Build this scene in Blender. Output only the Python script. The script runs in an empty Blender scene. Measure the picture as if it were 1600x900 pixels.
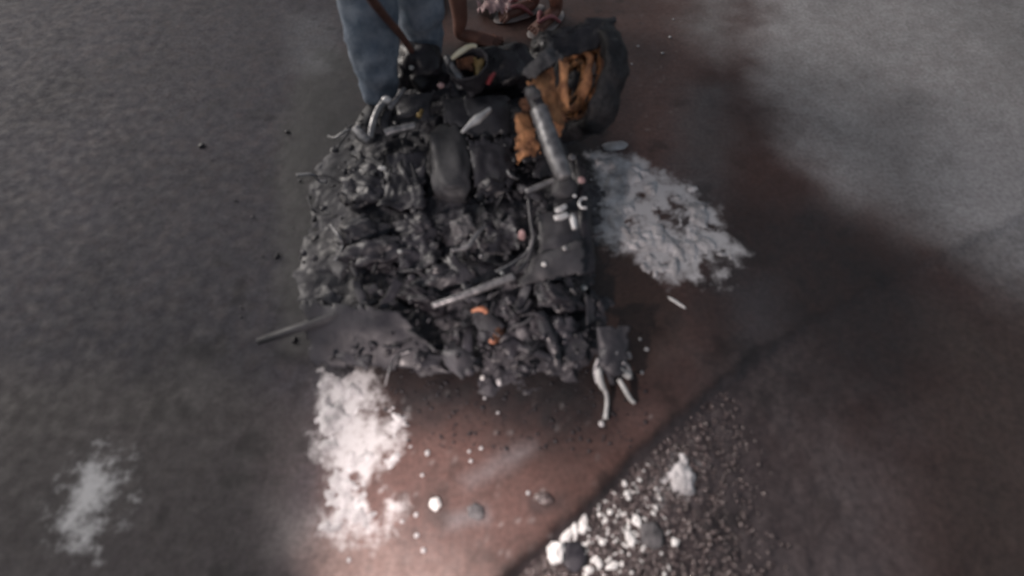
import bpy, math, random
import numpy as np
from mathutils import Vector, Matrix, noise as mn
R = math.radians
rnd = random.Random(7)
scene = bpy.context.scene
col = scene.collection

# ------------------------------------------------------------------ camera
H, PITCH, F = 1.40, R(58), 779.0            # eye height, tilt below the horizon, focal length in photo pixels
cd = bpy.data.cameras.new('camera'); cam = bpy.data.objects.new('camera', cd); col.objects.link(cam)
cam.location = (0, 0, H); cam.rotation_euler = (R(90) - PITCH, 0, 0)
cd.sensor_width = 36; cd.lens = F / 1600 * 36; cd.clip_start = .02; cd.clip_end = 400
cd.dof.use_dof = True; cd.dof.focus_distance = 30; cd.dof.aperture_fstop = cd.lens * .001 / .0125
scene.camera = cam
# ------------------------------------------------------------------ night sky and lamp
w = bpy.data.worlds.new("World"); scene.world = w; w.use_nodes = True
nt = w.node_tree; bg = nt.nodes['Background']
sky = nt.nodes.new('ShaderNodeTexSky'); sky.sky_type = 'NISHITA'; sky.sun_disc = False
SUN_EL, SUN_ROT = R(24), R(-60)
sky.sun_elevation = SUN_EL; sky.sun_rotation = SUN_ROT; sky.dust_density = 4
hs = nt.nodes.new('ShaderNodeHueSaturation'); hs.inputs['Saturation'].default_value = .42     # smoke-grey dusk sky
nt.links.new(sky.outputs[0], hs.inputs['Color']); nt.links.new(hs.outputs[0], bg.inputs[0]); bg.inputs[1].default_value = .075
sl = bpy.data.lights.new('sun', 'SUN'); sun = bpy.data.objects.new('sun', sl); col.objects.link(sun)
sl.energy = .8; sl.angle = R(24); sl.color = (1, .93, .91)
sd = Vector((math.sin(SUN_ROT) * math.cos(SUN_EL), math.cos(SUN_ROT) * math.cos(SUN_EL), math.sin(SUN_EL)))
sun.rotation_euler = sd.to_track_quat('Z', 'Y').to_euler()
tl = bpy.data.lights.new('torch', 'SPOT'); torch = bpy.data.objects.new('torch', tl); col.objects.link(torch)
torch.location = (-.42, -.04, .62); tl.energy = 35; tl.shadow_soft_size = .03; tl.spot_size = R(118); tl.spot_blend = 1.0
tl.color = (1, .84, .80)
torch.rotation_euler = (Vector((-.42, -.04, .62)) - Vector((.08, .44, 0))).to_track_quat('Z', 'Y').to_euler()
scene.view_settings.view_transform = 'Standard'; scene.view_settings.look = 'None'
scene.view_settings.exposure = .25; scene.view_settings.gamma = 1

# ------------------------------------------------------------------ measuring: photo pixel -> place
cp, sp = math.cos(PITCH), math.sin(PITCH)
def at(px, py, z=0.0):
    a, b = (px - 800) / F, -(py - 450) / F
    d = Vector((a, cp + b * sp, -sp + b * cp))
    t = (z - H) / d.z
    return Vector((0, 0, H)) + d * t
def unit(px, py, z=0.0):                     # metres that one photo pixel spans there
    p = at(px, py, z)
    return (p.y * cp + (H - p.z) * sp) / F

# ------------------------------------------------------------------ materials
def mat(name, a, b, scale=20, rough=(.5, .8), metal=0, bump=.4, c=None, detail=6, bscale=None, spec=.5, coat=0):
    m = bpy.data.materials.new(name); m.use_nodes = True; t = m.node_tree; N, L = t.nodes, t.links
    p = N['Principled BSDF']; tc = N.new('ShaderNodeTexCoord')
    n = N.new('ShaderNodeTexNoise'); n.inputs['Scale'].default_value = scale; n.inputs['Detail'].default_value = detail
    n.inputs['Roughness'].default_value = .62; L.new(tc.outputs['Object'], n.inputs['Vector'])
    r = N.new('ShaderNodeValToRGB'); e = r.color_ramp.elements
    e[0].position, e[1].position = .36, .66; e[0].color = (*a, 1); e[1].color = (*b, 1)
    if c: k = r.color_ramp.elements.new(.72); k.color = (*c, 1); 
    L.new(n.outputs['Fac'], r.inputs[0]); L.new(r.outputs[0], p.inputs['Base Color'])
    n2 = N.new('ShaderNodeTexNoise'); n2.inputs['Scale'].default_value = (bscale or scale * 2.3); n2.inputs['Detail'].default_value = 5
    L.new(tc.outputs['Object'], n2.inputs['Vector'])
    mr = N.new('ShaderNodeMapRange'); mr.inputs[1].default_value = .35; mr.inputs[2].default_value = .65
    mr.inputs[3].default_value, mr.inputs[4].default_value = rough
    L.new(n2.outputs['Fac'], mr.inputs[0]); L.new(mr.outputs[0], p.inputs['Roughness'])
    bp = N.new('ShaderNodeBump'); bp.inputs['Strength'].default_value = bump; bp.inputs['Distance'].default_value = .01
    L.new(n2.outputs['Fac'], bp.inputs['Height']); L.new(bp.outputs[0], p.inputs['Normal'])
    p.inputs['Metallic'].default_value = metal; p.inputs['Specular IOR Level'].default_value = spec
    p.inputs['Coat Weight'].default_value = coat
    return m
M = {
 'char':   mat('charred_plastic', (.020,.019,.024), (.058,.055,.065), 11, (.30,.68), bump=.45),
 'soot':   mat('soot_black', (.012,.011,.014), (.028,.026,.032), 14, (.25,.6), bump=.4),
 'grey':   mat('heat_greyed_panel', (.036,.036,.040), (.075,.073,.080), 9, (.5,.75), bump=.3),
 'dgrey':  mat('dull_grey_panel', (.026,.026,.031), (.056,.054,.062), 10, (.3,.65), bump=.3),
 'ash':    mat('pale_ash', (.06,.058,.062), (.17,.165,.17), 26, (.8,.95), bump=.8),
 'steel':  mat('scorched_steel', (.13,.13,.14), (.36,.355,.36), 30, (.28,.5), metal=.55, bump=.2),
 'bright': mat('bare_aluminium', (.45,.45,.46), (.8,.8,.8), 18, (.3,.45), metal=.35, bump=.15),
 'rust':   mat('orange_rust', (.18,.080,.045), (.66,.32,.15), 22, (.7,.9), bump=.5, c=(.62,.33,.17)),
 'rustd':  mat('brown_rust', (.05,.022,.015), (.19,.085,.045), 20, (.65,.9), bump=.5),
 'rustb':  mat('burnt_rust', (.02,.014,.014), (.50,.23,.09), 34, (.65,.9), bump=.6),
 'tyre':   mat('burnt_tyre_rubber', (.008,.008,.010), (.022,.021,.025), 25, (.45,.7), bump=.6),
 'brass':  mat('scorched_reflector', (.20,.14,.05), (.42,.30,.14), 14, (.3,.5), metal=.4, bump=.2),
 'cream':  mat('cream_rim', (.7,.66,.47), (.86,.82,.66), 14, (.3,.5), bump=.2),
 'red':    mat('red_lens', (.30,.04,.05), (.46,.10,.11), 14, (.2,.4), bump=.1),
 'pink':   mat('pale_pink_plastic', (.34,.2,.2), (.55,.38,.38), 14, (.4,.6), bump=.2),
 'copper': mat('copper_scrap', (.35,.13,.07), (.62,.28,.17), 30, (.4,.6), metal=.2, bump=.3),
 'wire':   mat('bared_wire_sheath', (.26,.27,.27), (.5,.51,.5), 28, (.35,.55), bump=.3),
 'jeans':  mat('faded_denim', (.13,.17,.225), (.29,.33,.39), 16, (.85,.95), bump=.5, bscale=160),
 'skin':   mat('brown_skin', (.13,.058,.042), (.21,.10,.075), 9, (.5,.65), bump=.1),
 'navy':   mat('navy_cloth', (.012,.018,.03), (.03,.036,.05), 14, (.85,.95), bump=.3),
 'dshirt': mat('dark_shirt_cloth', (.03,.03,.035), (.06,.06,.07), 14, (.85,.95), bump=.3),
 'hair':   mat('black_hair', (.008,.007,.007), (.02,.018,.016), 50, (.5,.7), bump=.6),
 'sole':   mat('pale_sandal_rubber', (.22,.19,.18), (.38,.34,.33), 14, (.5,.7), bump=.2),
 'strap':  mat('pink_sandal_strap', (.28,.09,.10), (.42,.17,.18), 14, (.4,.6), bump=.2),
 'shoe':   mat('dark_shoe_leather', (.015,.015,.018), (.03,.03,.035), 14, (.4,.6), bump=.2),
 'wood':   mat('reddish_wood', (.10,.045,.035), (.20,.10,.08), 12, (.6,.8), bump=.4),
 'foam':   mat('dried_foam', (.30,.295,.30), (.68,.67,.68), 15, (.75,.95), bump=.9),
 'white':  mat('white_foam_lump', (.62,.61,.60), (.86,.85,.83), 30, (.35,.6), bump=.5),
 'glass':  mat('frosted_glass_bit', (.7,.7,.68), (.92,.92,.9), 30, (.12,.3), bump=.3, coat=.5),
 'stone':  mat('wet_gravel', (.030,.021,.021), (.14,.105,.10), 60, (.08,.3), bump=.5, spec=.9),
}

# ------------------------------------------------------------------ object helpers
def tag(o, label=None, cat=None, group=None, kind=None):
    if label: o['label'] = label
    if cat: o['category'] = cat
    if group: o['group'] = group
    if kind: o['kind'] = kind
    return o
def mesh(name, vs, fs, m, parent=None, smooth=True):
    me = bpy.data.meshes.new(name); me.from_pydata([tuple(v) for v in vs], [], fs); me.materials.append(m); me.update()
    if smooth: me.polygons.foreach_set('use_smooth', [True] * len(me.polygons))
    o = bpy.data.objects.new(name, me); col.objects.link(o)
    if parent:
        o.parent = parent; o.matrix_parent_inverse = Matrix.Translation(-parent.location)
    return o
def empty(name, loc):
    o = bpy.data.objects.new(name, None); o.empty_display_size = .1; o.location = loc; col.objects.link(o); return o
def join(parts):
    V, Fc = [], []
    for vs, fs in parts:
        k = len(V); V += list(vs); Fc += [tuple(i + k for i in f) for f in fs]
    return V, Fc
def smooth_path(pts, n):
    if len(pts) < 3: 
        return [pts[0].lerp(pts[-1], i / n) for i in range(n + 1)]
    out = []; P = [pts[0]] + list(pts) + [pts[-1]]
    for s in range(1, len(P) - 2):
        a, b, c, d = P[s-1], P[s], P[s+1], P[s+2]
        for i in range(n):
            t = i / n
            out.append(.5 * ((2*b) + (c - a)*t + (2*a - 5*b + 4*c - d)*t*t + (3*b - a - 3*c + d)*t**3))
    out.append(pts[-1]); return out
def tube(pts, rad, seg=10, n=6, jit=.0, closed_ends=True):
    """swept tube; rad is a number or one per point"""
    k = len(pts); path = smooth_path([Vector(p) for p in pts], n)
    rs = rad if isinstance(rad, (list, tuple)) else [rad] * k
    V, Fc = [], []; up = Vector((.13, .2, .97)); m = len(path)
    for i, p in enumerate(path):
        d = (path[min(i+1, m-1)] - path[max(i-1, 0)]).normalized()
        x = d.cross(up).normalized() if abs(d.dot(up)) < .99 else d.cross(Vector((1, 0, 0))).normalized()
        y = x.cross(d).normalized(); u = i / (m - 1) * (k - 1); j = min(int(u), k - 2)
        r = rs[j] + (rs[j+1] - rs[j]) * (u - j)
        for s in range(seg):
            an = 2 * math.pi * s / seg; q = r * (1 + jit * mn.noise((p + x*math.cos(an)*r*2 + y*math.sin(an)*r*2) * 40))
            V.append(p + x * math.cos(an) * q + y * math.sin(an) * q)
    for i in range(m - 1):
        for s in range(seg):
            a, b = i*seg + s, i*seg + (s+1) % seg
            Fc.append((a, b, b + seg, a + seg))
    if closed_ends: Fc.append(tuple(range(seg))[::-1]); Fc.append(tuple((m-1)*seg + s for s in range(seg)))
    return V, Fc
def px(*pts):                                # photo points (x, y, z) -> places
    return [at(*p) for p in pts]
def ico(sub=2):
    import bmesh
    bm = bmesh.new(); bmesh.ops.create_icosphere(bm, subdivisions=sub, radius=1)
    V = [v.co.copy() for v in bm.verts]; Fc = [tuple(v.index for v in f.verts) for f in bm.faces]; bm.free(); return V, Fc
ICO = {s: ico(s) for s in (1, 2, 3, 4)}
def lump(c, r, amp=.35, freq=1.6, sub=3, seed=0, rot=None, pw=1):
    V, Fc = ICO[sub]; out = []; rot = rot or Matrix.Identity(3); s = Vector((seed * 3.7, seed * 1.3, seed * 7.1))
    for v in V:
        k = 1 + amp * (mn.noise(v * freq + s) + .5 * mn.noise(v * freq * 2.3 + s))
        if pw != 1: v = Vector([math.copysign(abs(t) ** pw, t) for t in v])
        q = Vector((v.x * r[0], v.y * r[1], v.z * r[2])) * k
        out.append(Vector(c) + rot @ q)
    return out, Fc
def plate(c, n=18, m=18, amp=.012, thick=.004, freq=9, ragged=0, seed=0, bulge=0):
    """crumpled sheet over four corners (given in order round it), real thickness, edges eaten away"""
    c = [Vector(p) for p in c]; nr = (c[1] - c[0]).cross(c[3] - c[0]).normalized()
    if nr.z < 0: nr = -nr
    top, keep = [], {}
    so = Vector((seed * 5.1, seed * 2.7, 0))
    for j in range(m + 1):
        for i in range(n + 1):
            u, v = i / n, j / m
            p = c[0].lerp(c[1], u).lerp(c[3].lerp(c[2], u), v)
            k = amp * (mn.noise(p * freq + so) + .5 * mn.noise(p * freq * 2.7 + so)) + bulge * math.sin(math.pi * u) * math.sin(math.pi * v)
            top.append(p + nr * k)
    for j in range(m):
        for i in range(n):
            u, v = (i + .5) / n, (j + .5) / m; e = min(u, 1-u, v, 1-v)
            p = top[j * (n+1) + i]
            keep[i, j] = e > ragged * (.5 + .9 * mn.noise(p * 38 + so) + .4 * mn.noise(p * 90 + so)) if ragged else True
    off = len(top); V = top + [p - nr * thick for p in top]; Fc = []
    ix = lambda i, j: j * (n + 1) + i
    for (i, j), k in keep.items():
        if not k: continue
        a, b, cc, d = ix(i, j), ix(i+1, j), ix(i+1, j+1), ix(i, j+1)
        Fc.append((a, b, cc, d)); Fc.append((a+off, d+off, cc+off, b+off))
        for (di, dj, s, t) in ((0, -1, a, b), (1, 0, b, cc), (0, 1, cc, d), (-1, 0, d, a)):
            if not keep.get((i+di, j+dj), False): Fc.append((s, s+off, t+off, t))
    return V, Fc

# ------------------------------------------------------------------ fields on the ground
def vnoise(x, y, seed=0):
    xi, yi = np.floor(x).astype(np.int64), np.floor(y).astype(np.int64); fx, fy = x - xi, y - yi
    def h(a, b):
        n = (a * 374761393 + b * 668265263 + seed * 974634777) & 0xffffffff
        n = ((n ^ (n >> 13)) * 1274126177) & 0xffffffff
        return ((n ^ (n >> 16)) & 0xffff) / 65535.0
    sx, sy = fx*fx*(3-2*fx), fy*fy*(3-2*fy)
    return (h(xi, yi)*(1-sx) + h(xi+1, yi)*sx)*(1-sy) + (h(xi, yi+1)*(1-sx) + h(xi+1, yi+1)*sx)*sy
def fbm(x, y, f, oct=5, seed=0, gain=.55):
    s = a = 0; k = 1.0
    for o in range(oct):
        s = s + k * vnoise(x * f + 17.3*o, y * f - 9.1*o, seed + o); a += k; k *= gain; f *= 2.07
    return s / a * 2 - 1
def sdf(X, Y, poly):                         # metres inside (+) / outside (-)
    d = np.full(X.shape, 1e9); ins = np.zeros(X.shape, bool); n = len(poly)
    for i in range(n):
        (x1, y1), (x2, y2) = poly[i], poly[(i+1) % n]; ex, ey = x2-x1, y2-y1
        t = np.clip(((X-x1)*ex + (Y-y1)*ey) / (ex*ex + ey*ey + 1e-12), 0, 1)
        d = np.minimum(d, np.hypot(X-x1-t*ex, Y-y1-t*ey))
        if y1 != y2:
            ins ^= ((y1 > Y) != (y2 > Y)) & (X < (x2-x1)*(Y-y1)/(y2-y1) + x1)
    return np.where(ins, d, -d)
def gpoly(pts): return [tuple(at(a, b))[:2] for a, b in pts]
def sstep(v, a, b):
    t = np.clip((v - a) / (b - a), 0, 1); return t*t*(3-2*t)

FOAM_RIGHT = [(915,240),(955,238),(990,245),(1020,262),(1050,280),(1090,300),(1130,325),(1170,390),(1150,450),(1085,458),(1045,452),(1012,436),(990,415),(965,396),(945,382),(925,370),(922,320)]
FOAM_LEFT = [(500,565),(588,556),(594,600),(592,640),(628,650),(646,690),(624,720),(618,745),(648,790),(628,826),(592,850),(560,846),(515,825),(485,760),(490,650)]
FOAM_CORNER = [(1070,700),(1090,715),(1100,770),(1068,785),(1040,785),(1036,765),(1052,730)]
VERGE = [(1069,642),(1150,575),(1350,450),(1700,290),(2600,60),(2600,1400),(500,1400),(690,985),(775,905)]
edge_a, edge_b = at(775, 905), at(1330, 450)

def axis(lo, hi, step, far):
    mid = list(np.arange(lo, hi + step/2, step)); a = []; s = step
    while sum(a) < far: s *= 1.45; a.append(s)
    L = lo - np.cumsum(a); Hh = hi + np.cumsum(a)
    return np.array(list(L[::-1]) + mid + list(Hh))
ax, ay = axis(-2.8, 2.8, .009, 120), axis(-.35, 3.3, .009, 120)
X, Y = np.meshgrid(ax, ay)
wx, wy = fbm(X, Y, 3, 4, 3) * .05, fbm(X, Y, 3, 4, 9) * .05
vn = fbm(X, Y, 9, 5, 21); vb = fbm(X, Y, 2.2, 5, 31); fine = fbm(X, Y, 30, 3, 41)
T = np.zeros(X.shape + (3,))
T[:] = (.072, .036, .029)
T *= (1 + .35 * vb + .25 * vn)[..., None]
WET = np.full(X.shape, .55) + .2 * vb
def paint(pts, c, k, soft, amp=1.0, wet=None, scale=1):
    global T, WET
    s = sdf(X + wx * scale, Y + wy * scale, gpoly(pts)) + soft * amp * .5 * (vn + vb * .6)
    mk = sstep(s, -soft, soft) * k; mk = mk * np.clip(1 + .25 * fine, 0, 1.3)
    mk = np.clip(mk, 0, 1)
    T = T * (1 - mk[..., None]) + np.array(c) * mk[..., None]
    if wet is not None: WET = WET * (1 - mk) + wet * mk
# grey, sooty asphalt left of the wreck and far right
paint([(-900,-300),(525,-300),(560,160),(545,420),(528,560),(518,800),(520,1300),(-900,1300)], (.055,.051,.062), .95, .07, wet=.85)
paint([(-900,560),(60,590),(300,580),(515,620),(520,1300),(-900,1300)], (.058,.047,.047), .8, .10, wet=.7)
# brown earth brighter near the front
paint([(520,640),(700,640),(900,700),(1010,650),(820,880),(700,1300),(520,1300)], (.108,.060,.052), .75, .12, wet=.5)
paint([(505,840),(620,850),(760,880),(760,1300),(480,1300)], (.20,.145,.13), .75, .08, wet=.7)  # torch glow painted into the ground colour at lower left
# soot fans under and in front of the wreck, its shadow painted in too
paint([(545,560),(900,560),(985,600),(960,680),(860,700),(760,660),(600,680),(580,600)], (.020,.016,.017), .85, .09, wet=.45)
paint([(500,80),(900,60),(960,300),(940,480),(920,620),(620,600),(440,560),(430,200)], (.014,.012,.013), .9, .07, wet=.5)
paint([(905,360),(990,400),(1068,480),(1062,530),(950,590),(900,560),(890,450)], (.036,.022,.017), .85, .02, amp=.2, wet=.3, scale=.3)  # oily dark stain, with shade beside the wreck painted in
# greyer scuffs
paint([(742,758),(735,748),(800,700),(838,686),(842,696),(800,730)], (.17,.15,.155), .6, .03)
paint([(700,800),(758,790),(762,812),(705,822)], (.2,.19,.2), .5, .02)
paint([(825,775),(880,770),(885,790),(830,795)], (.03,.026,.027), .6, .02)
paint([(960,590),(1060,520),(1068,545),(975,620)], (.10,.066,.056), .6, .05)
paint([(955,-150),(1095,-150),(1090,300),(1000,255),(950,230)], (.098,.053,.044), .9, .06, wet=.5)
# right side: foam film, oily dark pool, brown ground, pale patch in front
paint([(1085,-200),(1150,-200),(1140,60),(1110,90),(1085,40)], (.22,.215,.215), .7, .2, wet=.8)
paint([(1190,-200),(1420,-200),(1900,-200),(1900,560),(1570,440),(1440,360),(1330,310),(1230,230),(1180,120)], (.31,.30,.30), .85, .2, wet=.8)
paint([(1475,200),(1700,160),(1750,460),(1600,430),(1500,330)], (.34,.32,.32), .6, .12, wet=.8)
paint([(1360,180),(1420,140),(1440,330),(1380,290)], (.10,.09,.09), .6, .2)
paint([(1060,130),(1130,130),(1140,330),(1060,350)], (.10,.097,.10), .6, .1)
paint([(1080,360),(1250,300),(1420,400),(1500,500),(1420,640),(1230,660),(1090,600),(1075,480)], (.026,.020,.020), .9, .16, wet=.55)
paint([(1130,430),(1215,440),(1220,530),(1150,560)], (.075,.07,.078), .5, .1)
# verge beyond the edge of the hard ground: dark wet grit
SV = sdf(X + wx * .4, Y + wy * .4, gpoly(VERGE)) + .008 * vn + .006 * fine
near_ = 1 - .75 * sstep(X, .55, 1.1)
mv = sstep(SV, -.01, .02) * near_
T = T * (1 - .92*mv[..., None]) + (np.array((.050,.040,.041)) * (1 + .35*vn + .3*fine)[..., None]) * .92 * mv[..., None]
WET = WET * (1 - mv) + (.45 + .2 * vn) * mv
paint([(1250,680),(1420,690),(1440,900),(1420,1200),(1250,1200),(1270,820)], (.10,.09,.095), .6, .22, wet=.8)
paint([(1450,480),(1900,560),(1900,1300),(1480,1200),(1460,700)], (.062,.045,.040), .8, .15, wet=.7)
paint([(1060,540),(1200,560),(1230,900),(1060,1200)], (.055,.048,.052), .4, .2, wet=.6)
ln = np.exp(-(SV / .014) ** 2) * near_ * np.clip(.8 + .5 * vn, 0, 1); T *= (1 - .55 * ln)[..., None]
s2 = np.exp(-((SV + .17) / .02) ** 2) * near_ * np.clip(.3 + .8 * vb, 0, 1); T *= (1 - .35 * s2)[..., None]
# thin foam film: coverage only, its ragged edge is in the material
FO = np.zeros(X.shape)
for pl, sft in ((FOAM_RIGHT, .035), (FOAM_LEFT, .04), (FOAM_CORNER, .02)):
    FO = np.maximum(FO, sstep(sdf(X + wx, Y + wy, gpoly(pl)) + sft * (.8 * vn + .8 * vb), -sft * 1.6, sft * 1.8))
FO = np.maximum(FO, .95 * sstep(sdf(X + wx, Y + wy, gpoly([(90,740),(150,700),(195,745),(180,830),(140,880),(90,870)])) + .05 * vn, -.08, .1))
paint([(430,790),(500,790),(500,850),(440,850)], (.16,.15,.15), .5, .07)
paint([(450,20),(525,30),(520,110),(455,115)], (.13,.13,.14), .55, .1)
paint([(250,560),(340,545),(345,620),(290,650),(240,610)], (.10,.09,.09), .5, .09)
# scattered pale specks
rs = np.random.RandomState(4)
for k in range(90):
    a, b = rs.uniform(590, 1060), rs.uniform(600, 880)
    if k > 60: a, b = rs.uniform(975, 1065), rs.uniform(10, 230)
    g = at(a, b); r = rs.uniform(.003, .006)
    mk = np.exp(-((X-g.x)**2 + (Y-g.y)**2) / r**2) * rs.uniform(.1, .4)
    T = T * (1 - mk[..., None]) + .4 * mk[..., None]
FO *= 1 - (.75 - .5 * sstep(-X, .7, .9)) * sstep(fbm(X, Y, 15, 4, 171), .02, .34)
T *= (1 + .30 * fbm(X, Y, 1.6, 3, 131) + .22 * fbm(X, Y, 5, 4, 137))[..., None]
T *= (1 - .45 * sstep(fbm(X, Y, 11, 5, 151), .18, .5) * (1 - .7 * sstep(-X, .8, 1.3)) * (1 - .85 * sstep(X, .6, 1.0)))[..., None]
T = np.clip(T, .006, .9); WET = np.clip(WET, .22, .95)
Z = .0012 * fbm(X, Y, 14, 4, 51) - .022 * sstep(SV, 0, .035) * near_ + mv * .006 * fbm(X, Y, 45, 3, 61)
ny, nx = X.shape
vs = np.stack([X, Y, Z], -1).reshape(-1, 3)
i = np.arange(ny * nx).reshape(ny, nx)
fs = np.stack([i[:-1, :-1], i[:-1, 1:], i[1:, 1:], i[1:, :-1]], -1).reshape(-1, 4)
def grid_mesh(name, vs, fs, m):
    me = bpy.data.meshes.new(name)
    me.vertices.add(len(vs)); me.vertices.foreach_set('co', vs.astype(np.float32).ravel())
    me.loops.add(fs.size); me.loops.foreach_set('vertex_index', fs.astype(np.int32).ravel())
    me.polygons.add(len(fs)); me.polygons.foreach_set('loop_start', np.arange(0, fs.size, 4, dtype=np.int32))
    me.polygons.foreach_set('use_smooth', np.ones(len(fs), bool)); me.update(calc_edges=True); me.validate()
    me.materials.append(m); o = bpy.data.objects.new(name, me); col.objects.link(o); return o
gm = bpy.data.materials.new('wet_brown_ground'); gm.use_nodes = True; N, L = gm.node_tree.nodes, gm.node_tree.links
p = N['Principled BSDF']; at1 = N.new('ShaderNodeAttribute'); at1.attribute_name = 'tint'
tc = N.new('ShaderNodeTexCoord'); n1 = N.new('ShaderNodeTexNoise'); n1.inputs['Scale'].default_value = 70; n1.inputs['Detail'].default_value = 8
n1.inputs['Roughness'].default_value = .7
L.new(tc.outputs['Object'], n1.inputs['Vector'])
mr = N.new('ShaderNodeMapRange'); mr.inputs[1].default_value = .3; mr.inputs[2].default_value = .7; mr.inputs[3].default_value = .6; mr.inputs[4].default_value = 1.4
L.new(n1.outputs['Fac'], mr.inputs[0])
vm = N.new('ShaderNodeVectorMath'); vm.operation = 'SCALE'; L.new(at1.outputs['Color'], vm.inputs[0]); L.new(mr.outputs[0], vm.inputs['Scale'])

at3 = N.new('ShaderNodeAttribute'); at3.attribute_name = 'foam_cover'
n3 = N.new('ShaderNodeTexNoise'); n3.inputs['Scale'].default_value = 21; n3.inputs['Detail'].default_value = 9; n3.inputs['Roughness'].default_value = .68
L.new(tc.outputs['Object'], n3.inputs['Vector'])
mk_ = N.new('ShaderNodeMath'); mk_.operation = 'MULTIPLY_ADD'; mk_.inputs[1].default_value = 3.2; mk_.inputs[2].default_value = -1.85
L.new(n3.outputs['Fac'], mk_.inputs[0])
ad_ = N.new('ShaderNodeMath'); ad_.operation = 'MULTIPLY_ADD'; ad_.inputs[1].default_value = 1.1; L.new(at3.outputs['Fac'], ad_.inputs[0]); L.new(mk_.outputs[0], ad_.inputs[2])
rg_ = N.new('ShaderNodeMapRange'); rg_.interpolation_type = 'SMOOTHSTEP'; rg_.inputs[1].default_value = -.1; rg_.inputs[2].default_value = 1.0; L.new(ad_.outputs[0], rg_.inputs[0])
gt_ = N.new('ShaderNodeMath'); gt_.operation = 'MULTIPLY'; gt_.use_clamp = True
g2_ = N.new('ShaderNodeMapRange'); g2_.inputs[1].default_value = 0; g2_.inputs[2].default_value = .2; L.new(at3.outputs['Fac'], g2_.inputs[0])
L.new(rg_.outputs[0], gt_.inputs[0]); L.new(g2_.outputs[0], gt_.inputs[1])
mx_ = N.new('ShaderNodeMix'); mx_.data_type = 'RGBA'; mx_.inputs[7].default_value = (.58, .57, .575, 1)
L.new(gt_.outputs[0], mx_.inputs[0]); L.new(vm.outputs[0], mx_.inputs[6]); L.new(mx_.outputs[2], p.inputs['Base Color'])
at2 = N.new('ShaderNodeAttribute'); at2.attribute_name = 'dryness'
n2 = N.new('ShaderNodeTexNoise'); n2.inputs['Scale'].default_value = 26; n2.inputs['Detail'].default_value = 6; L.new(tc.outputs['Object'], n2.inputs['Vector'])
ma = N.new('ShaderNodeMath'); ma.operation = 'MULTIPLY_ADD'; ma.inputs[1].default_value = .5; ma.use_clamp = True
L.new(n2.outputs['Fac'], ma.inputs[0])
mb = N.new('ShaderNodeMath'); mb.operation = 'SUBTRACT'; mb.inputs[1].default_value = .25; L.new(at2.outputs['Fac'], mb.inputs[0])
L.new(mb.outputs[0], ma.inputs[2]); L.new(ma.outputs[0], p.inputs['Roughness'])
bp = N.new('ShaderNodeBump'); bp.inputs['Strength'].default_value = .28; bp.inputs['Distance'].default_value = .005
L.new(n1.outputs['Fac'], bp.inputs['Height']); L.new(bp.outputs[0], p.inputs['Normal'])
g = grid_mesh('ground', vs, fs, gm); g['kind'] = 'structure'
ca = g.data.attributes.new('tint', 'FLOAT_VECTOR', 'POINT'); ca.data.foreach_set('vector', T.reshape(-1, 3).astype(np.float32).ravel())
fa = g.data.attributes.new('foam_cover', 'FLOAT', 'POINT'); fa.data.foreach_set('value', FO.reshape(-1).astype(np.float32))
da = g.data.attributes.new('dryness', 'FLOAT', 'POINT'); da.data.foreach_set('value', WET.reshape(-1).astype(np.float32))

def field(name, pts, m, step, soft, height, label, cat, seed=0, rough=.9, inset=0, thr=.25, freq=16, kind='stuff'):
    """low heap or layer with an eaten-away edge, over a patch of ground"""
    pl = gpoly(pts); xs, ys = [q[0] for q in pl], [q[1] for q in pl]
    gx, gy = np.arange(min(xs)-.06, max(xs)+.06, step), np.arange(min(ys)-.06, max(ys)+.06, step)
    A, B = np.meshgrid(gx, gy)
    s = sdf(A + .05*fbm(A, B, 3, 4, 3), B + .05*fbm(A, B, 3, 4, 9), pl)
    n_ = fbm(A, B, freq, 5, seed + 5); b_ = fbm(A, B, freq * .3, 4, seed + 15)
    s = np.minimum(s, .065) if inset else s
    mk = sstep(s - inset + soft * (rough * n_ + .9 * b_), -soft * .6, soft * 1.3)
    zz = height(mk, n_, b_, A, B)
    idx = np.arange(A.size).reshape(A.shape)
    q = np.stack([idx[:-1, :-1], idx[:-1, 1:], idx[1:, 1:], idx[1:, :-1]], -1).reshape(-1, 4)
    ok = (mk.ravel()[q].max(1) > thr); q = q[ok]
    used, inv = np.unique(q.ravel(), return_inverse=True)
    v = np.stack([A, B, zz], -1).reshape(-1, 3)[used]
    o = grid_mesh(name, v, inv.reshape(-1, 4), m); return tag(o, label, cat, None, kind)
fh = lambda mk, n_, b_, A, B: -.0035 + .010 * mk + .010 * mk * np.clip(n_, -.3, 1) + .007 * mk * fbm(A, B, 50, 4, 77)
field('extinguisher_foam', FOAM_RIGHT, M['foam'], .005, .035, fh, 'grey white foam spread on brown ground right of the wreck', 'foam', 1, thr=.30, rough=3.4, freq=19, inset=0.05)
field('extinguisher_foam', FOAM_LEFT, M['foam'], .005, .045, fh, 'bright white foam spread on the ground in front of the wreck at left', 'foam', 2, thr=.30, rough=3.4, freq=19, inset=0.05)
field('extinguisher_foam', FOAM_CORNER, M['foam'], .005, .02, lambda *a: fh(*a) - .016, 'pale foam patch on the wet grit at lower right', 'foam', 3, thr=.30, rough=3.4, freq=19, inset=0.03)

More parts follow.
